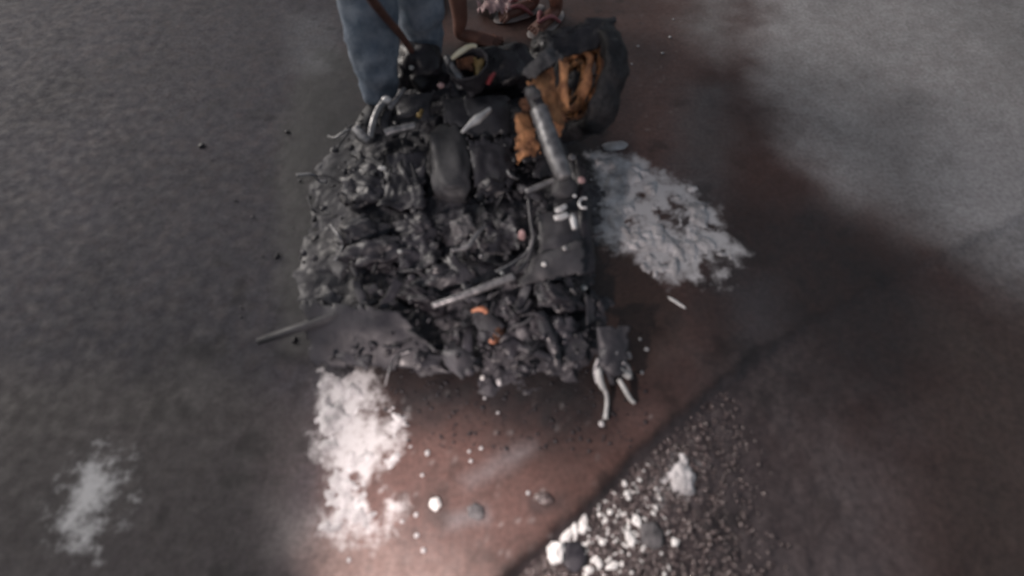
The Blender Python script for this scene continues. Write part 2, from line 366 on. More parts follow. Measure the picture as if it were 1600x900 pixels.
# ------------------------------------------------------------------ charred heap that the wreck has sunk into
HEAP = [(500,575),(470,520),(455,450),(475,370),(480,290),(510,225),(550,185),(640,130),(700,115),(800,95),(850,120),(870,230),(905,290),(915,400),(930,470),(945,520),(905,575),(840,590),(760,585),(690,575),(600,560),(520,560)]
def hh(mk, n_, b_, A, B):
    w1, w2 = .035 * fbm(A, B, 8, 3, 201), .035 * fbm(A, B, 8, 3, 207); rid = 1 - np.abs(fbm(A + w1, B + w2, 9, 3, 91)) * 3; r2 = 1 - np.abs(fbm(A + w2, B - w1, 20, 2, 95)) * 2.4
    lo = .12 + .88 * sstep(A + .2 * fbm(A, B, 3, 3, 301), -.66, -.36)
    return -.006 + .006 * mk + mk * lo * (.050 + .050 * b_ + .017 * rid + .007 * r2 + .003 * fbm(A, B, 80, 2, 99))
hm = mat('charred_heap', (.022,.021,.025), (.066,.063,.073), 7, (.40,.8), bump=.35, c=(.10,.097,.104), bscale=34)
field('charred_debris', HEAP, hm, .0055, .085, hh, 'heap of charred and melted debris under the burnt motorcycle', 'debris', 7, thr=.12)
# loose burnt flakes on the heap
def in_poly(a, b, poly):
    s = False; n = len(poly)
    for k in range(n):
        x1, y1 = poly[k]; x2, y2 = poly[(k+1) % n]
        if (y1 > b) != (y2 > b) and a < (x2-x1)*(b-y1)/(y2-y1) + x1: s = not s
    return s
fl, fp, fd = [], [], []
cnt = 0
while cnt < 1000:
    a, b = rnd.uniform(260, 960), rnd.uniform(100, 600)
    out_ = not in_poly(a, b, HEAP)
    if a < 520 and rnd.random() < .75: continue
    if out_ and (rnd.random() > (a - 250) / 900 or a > 520 or b < 200): continue
    if 660 < a < 745 and 180 < b < 330: continue
    cnt += 1
    z = .004 if out_ else rnd.uniform(.04, .12) * min(1, max(.15, (a - 380) / 160)); c = at(a, b, z); r = rnd.choice((.003, .005, .007, .010, .016)) * rnd.uniform(.7, 1.2)
    v = lump(c, (r, r * rnd.uniform(.3, 1), r * rnd.uniform(.12, .5)), .5, 1.5, 1, rnd.random() * 40, Matrix.Rotation(rnd.uniform(0, 6), 3, 'Z') @ Matrix.Rotation(rnd.uniform(-1, 1), 3, 'X'))
    (fp if rnd.random() < .10 else fl if rnd.random() < .6 else fd).append(v)
for k in range(420):
    q = rnd.random() ** 1.5; a, b = rnd.uniform(600, 1010), 575 + q * 130
    r = rnd.choice((.002, .003, .004, .006)) * rnd.uniform(.7, 1.2)
    fd.append(lump(at(a, b, r * .3), (r, r * rnd.uniform(.4, 1), r * .5), .5, 1.5, 1, rnd.random() * 40))
for parts, m, nm, lb in ((fl, M['char'], 'charred_flakes', 'charred flakes scattered over the burnt heap'), (fp, M['ash'], 'ash_flakes', 'pale ash flakes scattered over the burnt heap'), (fd, M['soot'], 'soot_crumbs', 'soot black crumbs scattered over the burnt heap')):
    V, Fc = join(parts); tag(mesh(nm, V, Fc, m), lb, 'ash', None, 'stuff')

# ------------------------------------------------------------------ the burnt motorcycle
bike = empty('burnt_motorcycle', at(770, 330, 0))
tag(bike, 'burnt out motorcycle wreck lying charred with one rusted wheel sticking up', 'motorcycle')
def part(name, vf, m, parent=None, label=None, smooth=True):
    o = mesh(name, vf[0], vf[1], M[m], None, smooth); pr = parent or bike
    o.parent = pr
    if pr is bike: o.matrix_parent_inverse = Matrix.Translation(-bike.location)
    if label: o['label'] = label
    return o
# wheel
wc = at(915, 131, .27); view = (Vector((0, 0, H)) - wc).normalized()
right = Vector((1, 0, 0)); upv = view.cross(right).normalized(); right = upv.cross(view).normalized()
maj = (upv * .96 + right * .27).normalized(); mi = maj.cross(view).normalized()
wn = (view * math.cos(R(60)) - mi * (1 if mi.x > 0 else -1) * math.sin(R(60))).normalized()
e1 = maj; e2 = wn.cross(e1).normalized()
def ring(R0, prof, seg=56, jit=0, sag=0, c=None):
    """prof: closed list of (radial, axial) offsets swept round the wheel axis"""
    V, Fc = [], []; k = len(prof); c = c or wc
    for s in range(seg):
        a = 2 * math.pi * s / seg; rd = e1 * math.cos(a) + e2 * math.sin(a)
        for (r, x) in prof:
            p_ = c + rd * (R0 + r) + wn * x
            V.append(p_ + (rd * mn.noise(p_ * 22) + wn * mn.noise(p_ * 19 + Vector((5, 5, 5)))) * jit)
    for s in range(seg):
        for q in range(k):
            Fc.append((s*k + q, s*k + (q+1) % k, ((s+1) % seg)*k + (q+1) % k, ((s+1) % seg)*k + q))
    return V, Fc
cir = lambda r, x, n=12: [(math.cos(2*math.pi*i/n)*r, math.sin(2*math.pi*i/n)*x) for i in range(n)]
wheel = part('wheel', ring(.090, [(0,-.03),(.050,-.035),(.050,.02),(0,.02)], jit=.006), 'rustb')
part('tyre', ring(.168, cir(.034, .052, 14), seg=90, jit=.024), 'tyre', wheel)
part('rim', ring(.132, [(-.004,-.028),(.012,-.034),(.012,.034),(-.004,.028),(-.010,0)], jit=.006), 'rustd', wheel)
part('brake_ring', ring(.098, cir(.017, .012, 8), jit=.016, c=wc + wn * .05), 'rust', wheel)
part('brake_ring', ring(.062, cir(.010, .008, 8), jit=.007, c=wc + wn * .05), 'rustb', wheel)
part('hub', ring(.022, [(-.02,-.06),(.006,-.06),(.012,0),(.006,.062),(-.02,.062)], jit=.003), 'char', wheel)
for k in range(9):
    a = 2*math.pi*k/9 + .2; rd = e1*math.cos(a) + e2*math.sin(a)
    part('spoke', tube([wc + rd*.02 + wn*.035, wc + rd*.075 + wn*.03, wc + rd*.14], [.007,.005,.006], 6, 4), 'char' if k % 3 else 'rustb', wheel)
# mudguard remains: sooty flap over the top, rusty sheet left of the wheel
part('mudguard', plate(px((845,48,.42),(962,22,.46),(968,70,.42),(852,92,.40)), 22, 12, .02, .006, 14, .06, 3, .03), 'soot')
part('mudguard', plate(px((822,128,.36),(864,104,.40),(884,200,.25),(866,228,.20)), 20, 24, .012, .005, 15, .05, 5, .03), 'rust', label='orange rusted sheet beside the wheel')
part('mudguard_stay', plate(px((874,92,.44),(888,97,.43),(888,172,.33),(876,160,.33)), 8, 20, .008, .004, 20, .05, 6, .012), 'rust')
part('charred_cloth', plate(px((832,128,.38),(812,118,.38),(862,58,.44),(884,90,.43)), 14, 18, .02, .006, 26, .14, 8, .02), 'ash', label='pale grey scorched scrap beside the wheel')
part('inner_guard', plate(px((802,178,.20),(828,160,.22),(850,240,.16),(806,262,.14)), 22, 22, .022, .006, 22, .18, 9, .015), 'rust', label='ragged orange rusted scrap left of the fork tube')
part('inner_guard', plate(px((808,150,.21),(832,140,.24),(838,180,.2),(812,190,.18)), 14, 14, .018, .006, 22, .2, 10, .01), 'rustd')
# fork
fork = part('fork_tube', tube(px((828,140,.37),(838,160,.36),(845,178,.35)), [.022,.024,.024], 14, 6, .05), 'dgrey')
part('fork_slider', tube(px((843,172,.353),(860,222,.325),(876,262,.30),(884,278,.29)), [.030,.031,.029,.022], 16, 8, .05), 'steel', fork)
part('fork_cap', lump(at(834,146,.39), (.026,.026,.014), .15, 1.5, 2, 4), 'ash', fork)
# headlamp shell
hl = part('headlamp_shell', tube(px((742,135,.18),(737,118,.24),(730,98,.30)), [.030,.060,.072], 18, 6, .12, False), 'char')
hl.modifiers.new('wall', 'SOLIDIFY').thickness = .006
part('headlamp_rim', tube(px((706,92,.31),(718,82,.33),(735,72,.34),(745,72,.34)), [.006,.010,.009,.005], 8, 6, .1), 'cream', hl)
part('reflector', plate(px((738,88,.29),(757,92,.29),(752,128,.24),(742,124,.24)), 8, 10, .006, .004, 20, .1, 2, .012), 'brass', hl)
part('reflector', plate(px((712,92,.30),(740,84,.31),(740,112,.26),(716,112,.26)), 8, 10, .006, .004, 20, .1, 2, -.02), 'rustd', hl)
part('headlamp_bracket', tube(px((698,90,.28),(706,105,.27),(716,122,.25),(722,138,.22)), [.013,.018,.021,.014], 8, 5, .3), 'steel')
part('headlamp_bracket', tube(px((706,118,.24),(730,132,.22),(738,150,.18)), [.02,.022,.012], 8, 5, .35), 'dgrey')
part('tail_lens', tube(px((762,132,.22),(766,122,.235),(773,114,.24)), [.008,.010,.006], 8, 4, .3), 'red')
part('tail_lens', lump(at(764,124,.225), (.011,.010,.02), .3, 1.5, 2, 3), 'pink')
part('pink_scrap', lump(at(689,134,.18), (.014,.012,.012), .5, 1.6, 2, 13), 'pink')
part('black_housing', lump(at(780,112,.12), (.16,.10,.10), .3, 1.5, 4, 21), 'soot')
part('black_housing', lump(at(662,110,.10), (.12,.10,.10), .4, 1.5, 4, 22), 'soot')
part('black_housing', lump(at(850,85,.10), (.07,.10,.09), .35, 1.5, 4, 24), 'soot')
part('blue_cap', lump(at(643,106,.21), (.010,.010,.010), .2, 1.5, 2, 1), 'wire')
# bright lever and bent handlebar pieces
part('brake_lever', tube(px((722,207,.24),(731,198,.245),(745,187,.25),(755,180,.25),(766,170,.25)), [.005,.008,.0165,.012,.007], 10, 6, .12), 'bright')
hb = part('handlebar', tube(px((606,155,.22),(594,168,.215),(584,190,.20),(579,216,.17)), [.013,.014,.013,.012], 12, 6, .05), 'steel')
part('handlebar_grip', tube(px((577,220,.17),(566,212,.17),(557,202,.175)), [.014,.021,.020], 12, 5, .1), 'steel', hb)
part('handlebar_end', lump(at(604,156,.23), (.018,.014,.014), .25, 1.5, 2, 31), 'bright', hb)
part('frame_rail', tube(px((602,208,.17),(620,203,.175),(650,196,.18)), [.017,.016,.013], 10, 5, .1), 'steel')
part('frame_rail', tube(px((604,206,.17),(600,190,.18),(606,172,.19)), [.015,.02,.016], 10, 5, .3), 'dgrey')
part('frame_rail', tube(px((608,170,.21),(620,156,.215),(632,138,.22)), [.010,.012,.008], 8, 5, .2), 'steel')
part('frame_rail', tube(px((622,182,.17),(640,180,.18),(655,170,.18)), [.010,.012,.010], 8, 5, .2), 'dgrey')
part('brass_nut', tube(px((654,182,.20),(660,172,.20)), [.010,.007], 8, 3, .2), 'brass')
part('side_cowl', plate(px((612,150,.20),(680,140,.18),(680,190,.15),(622,200,.15)), 16, 14, .012, .005, 12, .12, 31, .02), 'dgrey')
# tank and seat pan
part('fuel_tank', lump(at(704, 258, .075), (.074, .185, .075), .16, 1.6, 4, 77, Matrix.Rotation(R(9), 3, 'Z'), .55), 'grey', label='smooth grey burnt fuel tank')
part('tank_side', plate(px((720,150,.17),(800,150,.15),(800,215,.11),(724,212,.13)), 20, 18, .012, .006, 8, .08, 15, .04), 'dgrey')
part('seat_pan', plate(px((728,215,.15),(802,212,.13),(810,290,.09),(744,320,.11)), 22, 22, .016, .006, 12, .10, 16, .02), 'char')
part('seat_pan', plate(px((690,155,.16),(738,150,.17),(730,200,.15),(690,190,.15)), 14, 14, .006, .005, 12, .06, 17, .01), 'dgrey')
part('engine_block', lump(at(780,270,.05), (.09,.10,.06), .4, 1.8, 4, 33), 'soot')
part('engine_cover', plate(px((700,350,.15),(735,330,.16),(748,362,.15),(712,388,.13)), 18, 18, .022, .006, 30, .14, 18, .03), 'ash', label='crumpled pale grey engine cover')
part('engine_fin', tube(px((705,392,.14),(730,385,.145),(745,365,.15),(760,352,.14)), [.006,.008,.008,.005], 8, 6, .3), 'steel')
part('melted_panel', plate(px((600,240,.12),(668,230,.13),(668,330,.11),(590,330,.11)), 26, 26, .03, .005, 16, .10, 19), 'char')
part('melted_panel', plate(px((545,260,.11),(600,250,.12),(600,320,.11),(545,315,.10)), 20, 20, .03, .005, 18, .12, 20), 'char')
part('melted_panel', plate(px((750,345,.12),(815,330,.12),(812,390,.11),(755,400,.11)), 22, 22, .028, .005, 20, .14, 23), 'char')
part('melted_panel', plate(px((620,360,.10),(695,350,.11),(690,420,.10),(615,430,.09)), 22, 22, .03, .005, 20, .14, 24), 'char')
# torn, melted strips and loose wires tangled over the heap
k = 0
while k < 44:
    a, b = rnd.uniform(500, 930), rnd.uniform(190, 580)
    if not in_poly(a, b, HEAP) or (655 < a < 760 and 170 < b < 340): continue
    k += 1; z = rnd.uniform(.070, .112) * (.8 if b > 480 else 1); w_, h_ = rnd.uniform(12, 38), rnd.uniform(7, 22); an = rnd.uniform(0, 3.1)
    cs = [(a + math.cos(an)*w_*i_ - math.sin(an)*h_*j_, b + math.sin(an)*w_*i_ + math.cos(an)*h_*j_, z + .018 * rnd.uniform(-1, 1)) for i_, j_ in ((-1,-1),(1,-1),(1,1),(-1,1))]
    part('melted_strip', plate(px(*cs), 12, 9, .010, .004, 22, .16, k, rnd.uniform(0, .02)), rnd.choice(('char', 'char', 'soot', 'dgrey', 'dgrey', 'grey')))
for k, (a, b, w_, h_, r_, m_) in enumerate(((575,300,42,26,20,'char'),(640,285,22,36,-10,'dgrey'),(570,365,34,22,-20,'dgrey'),(655,360,30,20,30,'char'),(590,400,50,22,-12,'char'),(690,440,40,18,-20,'dgrey'),(775,300,28,24,0,'soot'),(870,470,34,20,20,'soot'),(800,490,30,18,0,'char'),(660,470,34,12,10,'soot'),(875,520,26,22,0,'char'),(760,235,26,20,0,'dgrey'))):
    u_ = unit(a, b); part('melted_mass', lump(at(a, b, .065 if b < 480 else .045), (w_*u_, h_*u_*1.15, .055), .5, 1.7, 4, k + 200, Matrix.Rotation(R(-r_), 3, 'Z')), m_)
for k in range(46):
    a, b = rnd.uniform(510, 900), rnd.uniform(200, 560)
    if not in_poly(a, b, HEAP): continue
    an = rnd.uniform(0, 6.3); ps = [(a, b, rnd.uniform(.08, .12))]
    for q in range(3):
        an += rnd.uniform(-.9, .9); l_ = rnd.uniform(10, 26); ps.append((ps[-1][0] + math.cos(an)*l_, ps[-1][1] + math.sin(an)*l_, rnd.uniform(.07, .13)))
    part('loose_wire', tube(px(*ps), rnd.uniform(.002, .006), 6, 5, .2), rnd.choice(('char', 'dgrey', 'steel', 'soot', 'grey')))
# long bars
part('footrest_bar', tube(px((676,478,.13),(720,463,.145),(765,446,.16),(803,432,.17)), [.010,.011,.012,.012], 12, 6, .06), 'steel')
part('crash_bar', tube(px((405,533,.03),(430,525,.07),(470,512,.11),(531,492,.12),(590,470,.08)), [.011,.013,.014,.012,.010], 12, 6, .08), 'grey')
part('brake_cable', tube(px((826,310,.17),(829,345,.16),(833,375,.15),(824,405,.14),(806,428,.13)), [.007,.006,.006,.005,.004], 8, 6, .2), 'dgrey')
part('brake_cable', tube(px((775,425,.12),(800,412,.13),(825,392,.13),(830,375,.15)), .005, 8, 6, .2), 'steel')
part('pale_tab', lump(at(816,368,.13), (.012,.008,.03), .3, 1.5, 2, 41), 'pink')
# right side plate, edges and clips
part('joint_block', lump(at(882,293,.18), (.045,.045,.035), .18, 1.2, 3, 42), 'grey')
part('swing_arm', tube(px((822,300,.16),(845,290,.17),(868,282,.18)), [.010,.011,.012], 10, 5, .2), 'steel')
part('side_panel', plate(px((838,330,.13),(912,325,.15),(914,418,.11),(842,432,.10)), 22, 26, .010, .006, 10, .07, 25, .02), 'dgrey', label='smooth dark side panel')
part('side_panel', plate(px((832,400,.12),(915,372,.14),(912,428,.11),(800,452,.10)), 22, 16, .010, .006, 10, .07, 26, .02), 'grey')
part('rear_guard', plate(px((898,240,.19),(916,262,.19),(932,430,.08),(908,436,.10)), 10, 34, .006, .008, 10, .04, 27, .012), 'soot')
part('rear_guard', plate(px((885,240,.17),(905,238,.18),(918,300,.15),(896,300,.15)), 10, 14, .012, .008, 18, .1, 28, .01), 'soot')
part('bright_clip', tube(px((868,330,.19),(876,327,.195),(884,322,.195)), [.008,.010,.008], 8, 4, .2), 'bright')
part('bright_clip', tube(px((866,342,.185),(876,339,.19),(886,335,.19)), [.009,.011,.009], 8, 4, .2), 'bright')
part('bright_clip', tube(px((917,310,.18),(909,310,.18),(905,317,.18),(908,324,.18),(917,325,.18)), .005, 8, 4, .15), 'bright', label='bright C shaped clip')
part('bright_pin', tube(px((893,336,.18),(896,346,.18),(898,358,.175)), [.009,.012,.009], 10, 4, .1), 'bright')
for (a, b, z, r, m_) in ((894,246,.21,.014,'steel'),(909,281,.20,.013,'pink'),(883,388,.15,.010,'steel'),(850,413,.14,.0085,'white'),(597,263,.15,.009,'white'),(898,306,.19,.007,'bright'),(625,393,.13,.008,'wire'),(602,383,.13,.008,'ash'),(752,400,.13,.009,'steel'),(912,450,.06,.012,'wire'),(784,427,.14,.006,'white'),(646,330,.14,.009,'ash'),(655,345,.14,.009,'ash'),(784,205,.2,.008,'ash'),(753,290,.15,.011,'ash')):
    part('bolt_head', lump(at(a, b, z), (r * (1.6 if a == 597 else 1), r, r * .7), .25, 1.5, 2, a), m_)
# lower pipes and skirt
part('exhaust_pipe', tube(px((842,492,.09),(855,520,.09),(868,550,.07),(872,572,.05)), [.022,.020,.018,.014], 12, 6, .25), 'dgrey')
part('exhaust_pipe', tube(px((810,542,.08),(835,550,.08),(866,562,.06)), [.012,.014,.012], 10, 6, .25), 'dgrey')
part('belly_pan', plate(px((470,470,.13),(625,482,.14),(705,584,.05),(480,572,.05)), 40, 20, .016, .006, 5, .05, 29, .015), 'dgrey', label='smooth sagging dark belly pan')
part('belly_pan', plate(px((640,560,.04),(740,555,.05),(760,580,.02),(650,590,.02)), 20, 10, .008, .005, 10, .1, 30, .01), 'grey')
part('copper_coil', tube(px((737,487,.11),(747,483,.115),(757,484,.115),(760,490,.11)), [.004,.008,.009,.005], 8, 5, .4), 'copper')
part('copper_coil', lump(at(770,533,.09), (.011,.009,.009), .4, 1.5, 2, 52), 'copper')
part('copper_coil', lump(at(778,518,.08), (.02,.03,.012), .4, 1.5, 2, 53), 'rustd')

# melted connector with bare wires hanging from it
wh = empty('wire_harness', at(955, 560, 0)); tag(wh, 'scorched wiring connector with pale bare wires splayed on the brown ground', 'wires')
def wpart(n_, vf, m_):
    o = mesh(n_, vf[0], vf[1], M[m_], wh); return o
wpart('connector', plate(px((932,512,.09),(985,508,.10),(982,560,.07),(938,575,.06)), 14, 16, .012, .02, 16, .05, 32, .01), 'dgrey')
wpart('connector', lump(at(955,566,.05), (.04,.045,.022), .3, 1.8, 3, 61), 'dgrey')
for pts, r, m_ in ((((934,575,.05),(937,592,.045),(943,608,.03)), [.013,.012,.008], 'wire'),
                   (((942,604,.03),(948,618,.02),(948,635,.012),(946,655,.008)), [.007,.0065,.006,.008], 'wire'),
                   (((952,562,.06),(964,571,.055),(972,580,.05),(984,588,.04)), [.008,.010,.011,.012], 'wire'),
                   (((967,592,.04),(976,608,.03),(984,622,.015),(992,630,.008)), [.007,.0075,.007,.005], 'wire'),
                   (((980,550,.06),(984,560,.05)), [.010,.008], 'steel'),
                   (((936,560,.07),(930,580,.05),(934,600,.035)), [.009,.008,.006], 'steel'),
                   (((972,566,.06),(981,574,.05),(986,592,.03)), [.009,.008,.006], 'steel'),
                   (((950,575,.05),(955,592,.03),(958,600,.02)), [.014,.012,.008], 'dgrey'),
                   (((960,530,.08),(962,552,.07),(958,575,.04)), [.008,.009,.008], 'steel')):
    wpart('wire', tube(px(*pts), r, 9, 6, .12), m_)

# ------------------------------------------------------------------ loose things
SPOT = {}
def blob(name, a, b, w_, h_, m_, label, cat, rot=0, seed=1, zf=.55, group=None, z0=0, amp=.28):
    u = unit(a, b) / 2; c = at(a, b, z0 + u * min(w_, h_) * zf * .6); Mx = Matrix.Rotation(R(-rot), 3, 'Z')
    vf = lump((0, 0, 0), (w_ * u, h_ * u * 1.1, min(w_, h_) * u * zf), amp, 1.7, 3, seed, Mx)
    o = mesh(name, vf[0], vf[1], M[m_], None, m_ != 'glass'); o.location = c; return tag(o, label, cat, group)
blob('foam_lump', 961, 228, 40, 17, 'foam', 'oval pale foam lump lying above the grey foam by the wheel', 'foam', -8, 2, .5)
blob('foam_lump', 628, 543, 14, 24, 'white', 'white foam lump clinging to the dark belly pan edge', 'foam', -15, 3, .7, z0=.045)
blob('foam_lump', 680, 787, 18, 18, 'white', 'round white foam lump alone on the brown ground', 'foam', 0, 5)
blob('plastic_scrap', 744, 800, 26, 20, 'ash', 'bluish grey scrap right of the round white foam lump', 'scrap', 20, 6, .3)
blob('foam_lump', 719, 545, 11, 12, 'foam', 'small pale lump hanging in the front of the heap', 'foam', 0, 7, .6, z0=.04)
blob('foam_lump', 754, 590, 7, 8, 'white', 'tiny bright dot just in front of the heap', 'foam', 0, 8, .8)
blob('foam_lump', 779, 593, 9, 19, 'foam', 'upright pale drip beside the tiny bright dot', 'foam', -8, 9, .6)
blob('foam_lump', 940, 662, 9, 9, 'foam', 'small grey bead below the bare wires', 'foam', 0, 10, .7)
blob('white_strip', 1058, 473, 34, 5, 'white', 'thin white strip at the rim of the dark stain on the right', 'strip', 42, 12, .5)
blob('stone', 850, 779, 28, 16, 'stone', 'dark flat stone on the brown ground before the verge', 'stone', 10, 13, .4)
# bright bits on the wet grit
zb = -.018
for a, b, w_, h_, rt, lb in ((868,862,26,34,-20,'largest white glass chunk at the lower left of the grit'),
    (886,836,12,24,50,'curved white glass piece above the largest chunk'),
    (897,824,10,22,-5,'small white glass piece left of a taller twin'),
    (911,819,13,26,10,'tall white glass piece at the upper end of the bright cluster'),
    (985,842,15,20,-10,'oval white glass piece in the middle of the grit'),
    (995,813,13,14,0,'round white glass piece above the oval one'),
    (1021,826,14,11,-10,'upper of two bright bits on the clear lump'),
    (1018,846,12,11,0,'lower of two bright bits on the clear lump'),
    (1055,847,11,12,0,'rightmost round white glass bit on the grit'),
    (911,864,9,8,0,'small white glass bit right of the largest chunk'),
    (957,884,20,9,-20,'wide white glass sliver at the bottom of the grit'),
    (934,878,17,9,35,'slanting white glass sliver near the bottom edge'),
    (920,890,14,9,0,'white glass bit touching the bottom edge of the grit'),
    (941,847,9,8,0,'tiny glass bit between the largest chunk and the oval piece'),
    (976,756,7,9,0,'highest glass bit of the grit beside the ground edge'),
    (979,771,8,8,0,'second highest glass bit beside the ground edge'),
    (953,800,8,8,0,'glass bit below the two highest ones')):
    blob('glass_piece', a, b, w_, h_, 'glass', lb, 'glass', rt, a % 17, .5, 'bright glass pieces on the wet grit', zb, .5)
blob('clear_lump', 1018, 836, 36, 36, 'ash', 'rounded translucent grey lump carrying two bright bits', 'lump', 0, 15, .25, z0=zb)
blob('clear_lump', 897, 868, 42, 40, 'char', 'low grey lump right of the largest glass chunk', 'lump', 0, 19, .16, z0=zb)
# many tiny alike crumbs sharing one mesh
cr = lump((0, 0, 0), (.005, .005, .0035), .3, 1.7, 2, 3); c0 = mesh('glass_crumb', cr[0], cr[1], M['glass'], None, False); first = True
for k in range(120):
    while True:
        a, b = rnd.gauss(960, 45), rnd.gauss(830, 55)
        if in_poly(a, b, [(800,895),(1060,672),(1069,900),(820,900)]): break
    o = c0 if first else c0.copy()
    if not first: col.objects.link(o)
    first = False; o.location = at(a, b, -.018); o.scale = (rnd.uniform(.35, 1.1), rnd.uniform(.35, 1.6), rnd.uniform(.4, 1)); o.rotation_euler.z = rnd.uniform(0, 6)
    tag(o, 'tiny glass crumb glinting among the wet grit', 'glass', 'tiny glass crumbs in the grit')
cr = lump((0, 0, 0), (.006, .005, .003), .3, 1.7, 2, 3); c0 = mesh('foam_speck', cr[0], cr[1], M['foam']); first = True
for a, b in ((997,72),(987,100),(1035,83),(1047,58),(1052,30),(650,804),(651,837),(662,860),(733,705),(757,622),(778,645),(752,700),(668,708),(1003,582),(1010,546),(705,522),(628,815),(660,742),(545,875),(825,770),(736,720),(1000,530),(838,578)):
    o = c0 if first else c0.copy()
    if not first: col.objects.link(o)
    first = False; o.location = at(a, b, .003); s = rnd.uniform(.8, 1.5); o.scale = (s, s, s); o.rotation_euler.z = rnd.uniform(0, 6)
    tag(o, 'tiny pale foam speck on the brown ground', 'foam', 'foam specks on the brown ground')
# grit itself
gr = []
rs = np.random.RandomState(11); vp = gpoly(VERGE)
a = rs.uniform(780, 1300, 16000); b = rs.uniform(560, 930, 16000)
pts = [at(x_, y_) for x_, y_ in zip(a, b)]
sv = sdf(np.array([q.x for q in pts]), np.array([q.y for q in pts]), vp)
for q, s_ in zip(pts, sv):
    if s_ < .012 or rnd.random() < max(0, (q.x - .30) / .42): continue
    r = rnd.choice((.002, .003, .004, .0055, .008)) * rnd.uniform(.7, 1.2)
    gr.append(lump((q.x, q.y, -.022 + r * .2), (r, r * rnd.uniform(.6, 1), r * .6), .4, 1.5, 1, rnd.random() * 30))
    if len(gr) > 6500: break
V, Fc = join(gr); tag(mesh('gravel', V, Fc, M['stone'], smooth=False), 'wet dark grit along the edge of the brown ground', 'gravel', None, 'stuff')

# ------------------------------------------------------------------ bystanders
FOLDS = bpy.data.textures.new('cloth_folds', 'CLOUDS'); FOLDS.noise_scale = .07; FOLDS.noise_depth = 2
def skinned(name, verts, edges, rads, m_, parent, lv=2):
    me = bpy.data.meshes.new(name); me.from_pydata([tuple(v) for v in verts], edges, []); me.materials.append(M[m_])
    o = bpy.data.objects.new(name, me); col.objects.link(o); o.parent = parent; o.matrix_parent_inverse = Matrix.Translation(-parent.location)
    sk = o.modifiers.new('skin', 'SKIN'); sk.use_smooth_shade = True
    for k, r in enumerate(rads):
        d = me.skin_vertices[0].data[k]; d.radius = (r, r) if not isinstance(r, tuple) else r; d.use_root = (k == 0)
    ss = o.modifiers.new('smooth', 'SUBSURF'); ss.levels = lv; ss.render_levels = lv
    return o
def person(label, fl_, fr_, toe, bottom, leg_r, hem_z, barefoot, top_mat='dshirt', yaw_hand=0, sandals=False):
    """fl_, fr_: ankle places; toe: direction of each foot"""
    mid = (fl_ + fr_) / 2; base = Vector((mid.x, mid.y, 0)); root = empty('person', base); tag(root, label, 'person', 'bystanders behind the wreck')
    ax_ = (fr_ - fl_); ax_.z = 0; ax_.normalize(); fw = Vector((ax_.y, -ax_.x, 0)); fw = -fw if fw.y > 0 else fw
    hipc = base + Vector((0, .06, .90))
    V, E, Rr = [], [], []
    def add(p_, r, par=None):
        V.append(p_); Rr.append(r)
        if par is not None: E.append((par, len(V) - 1))
        return len(V) - 1
    pel = add(hipc, .13); sp_ = add(hipc + Vector((0, 0, .22)), .125, pel); ch = add(hipc + Vector((0, 0, .42)), .14, sp_)
    nk = add(hipc + Vector((0, 0, .56)), .055, ch); hd = add(hipc + Vector((0, 0, .66)) + fw * .03, .085, nk); hd2 = add(hipc + Vector((0, 0, .76)) + fw * .03, .09, hd)
    nose = add(hipc + Vector((0, 0, .68)) + fw * .125, .014, hd)
    knees = []
    for sgn, f_, td in ((-1, fl_, toe[0]), (1, fr_, toe[1])):
        hip = add(hipc + ax_ * sgn * .10 - Vector((0, 0, .06)), .095, pel)
        kn = Vector((f_.x, f_.y, 0)).lerp(hipc + ax_ * sgn * .10, .5); kn.z = .48; kn += fw * .03
        k_ = add(kn, .058, hip); cf = add(kn.lerp(f_, .35) - fw * .015, .056, k_); an = add(f_, .037, cf); knees.append((kn, f_, sgn))
        hl_ = add(Vector((f_.x, f_.y, .035)) - td * .02, .034, an); bl = add(Vector((f_.x, f_.y, .028)) + td * .13, .034, hl_)
        sd_ = Vector((td.y, -td.x, 0))
        for q in range(5):
            o_ = (q - 2) * .018; ln_ = .20 - abs(q - 1) * .008
            t1 = add(Vector((f_.x, f_.y, .020)) + td * (ln_ - .03) + sd_ * o_, .010, bl); add(Vector((f_.x, f_.y, .012)) + td * ln_ + sd_ * o_ * 1.1, .0085, t1)
        sh = add(hipc + ax_ * sgn * .18 + Vector((0, 0, .46)), .055, ch); el = add(hipc + ax_ * sgn * .24 + Vector((0, .02, .18)), .042, sh)
        wr = add(hipc + ax_ * sgn * .23 + Vector((0, 0, -.05)) + fw * .08, .028, el); pm_ = add(V[wr] + Vector((0, 0, -.07)) + fw * .02, (.038, .018), wr)
        for q in range(4):
            b_ = add(V[pm_] + Vector((0, 0, -.03)) + fw * (q - 1.5) * .018, .010, pm_); add(V[b_] + Vector((0, 0, -.035 - .01 * (q in (1, 2)))) - ax_ * sgn * .012, .008, b_)
        tb = add(V[wr] + Vector((0, 0, -.04)) + fw * .04, .011, pm_); add(V[tb] + Vector((0, 0, -.03)), .009, tb)
    body = skinned('body', V, E, Rr, 'skin', root)
    hair = mesh('hair', *lump(hipc + Vector((0, 0, .77)) - fw * .005, (.095, .10, .085), .1, 2, 3, 2), M['hair'], root)
    for s_ in (-1, 1):
        mesh('eye', *lump(hipc + Vector((0, 0, .71)) + fw * .105 + ax_ * s_ * .032, (.012, .008, .006), 0, 1, 2), M['hair'], root)
        mesh('ear', *lump(hipc + Vector((0, 0, .69)) + fw * .03 + ax_ * s_ * .09, (.012, .02, .03), .1, 1, 2), M['skin'], root)
    mesh('mouth', *lump(hipc + Vector((0, 0, .635)) + fw * .105, (.024, .01, .007), 0, 1, 2), M['strap'], root)
    # trousers or shorts
    V2 = [hipc + Vector((0, 0, .06)), hipc - Vector((0, 0, .02))]; R2 = [.142, .15]; E2 = [(0, 1)]
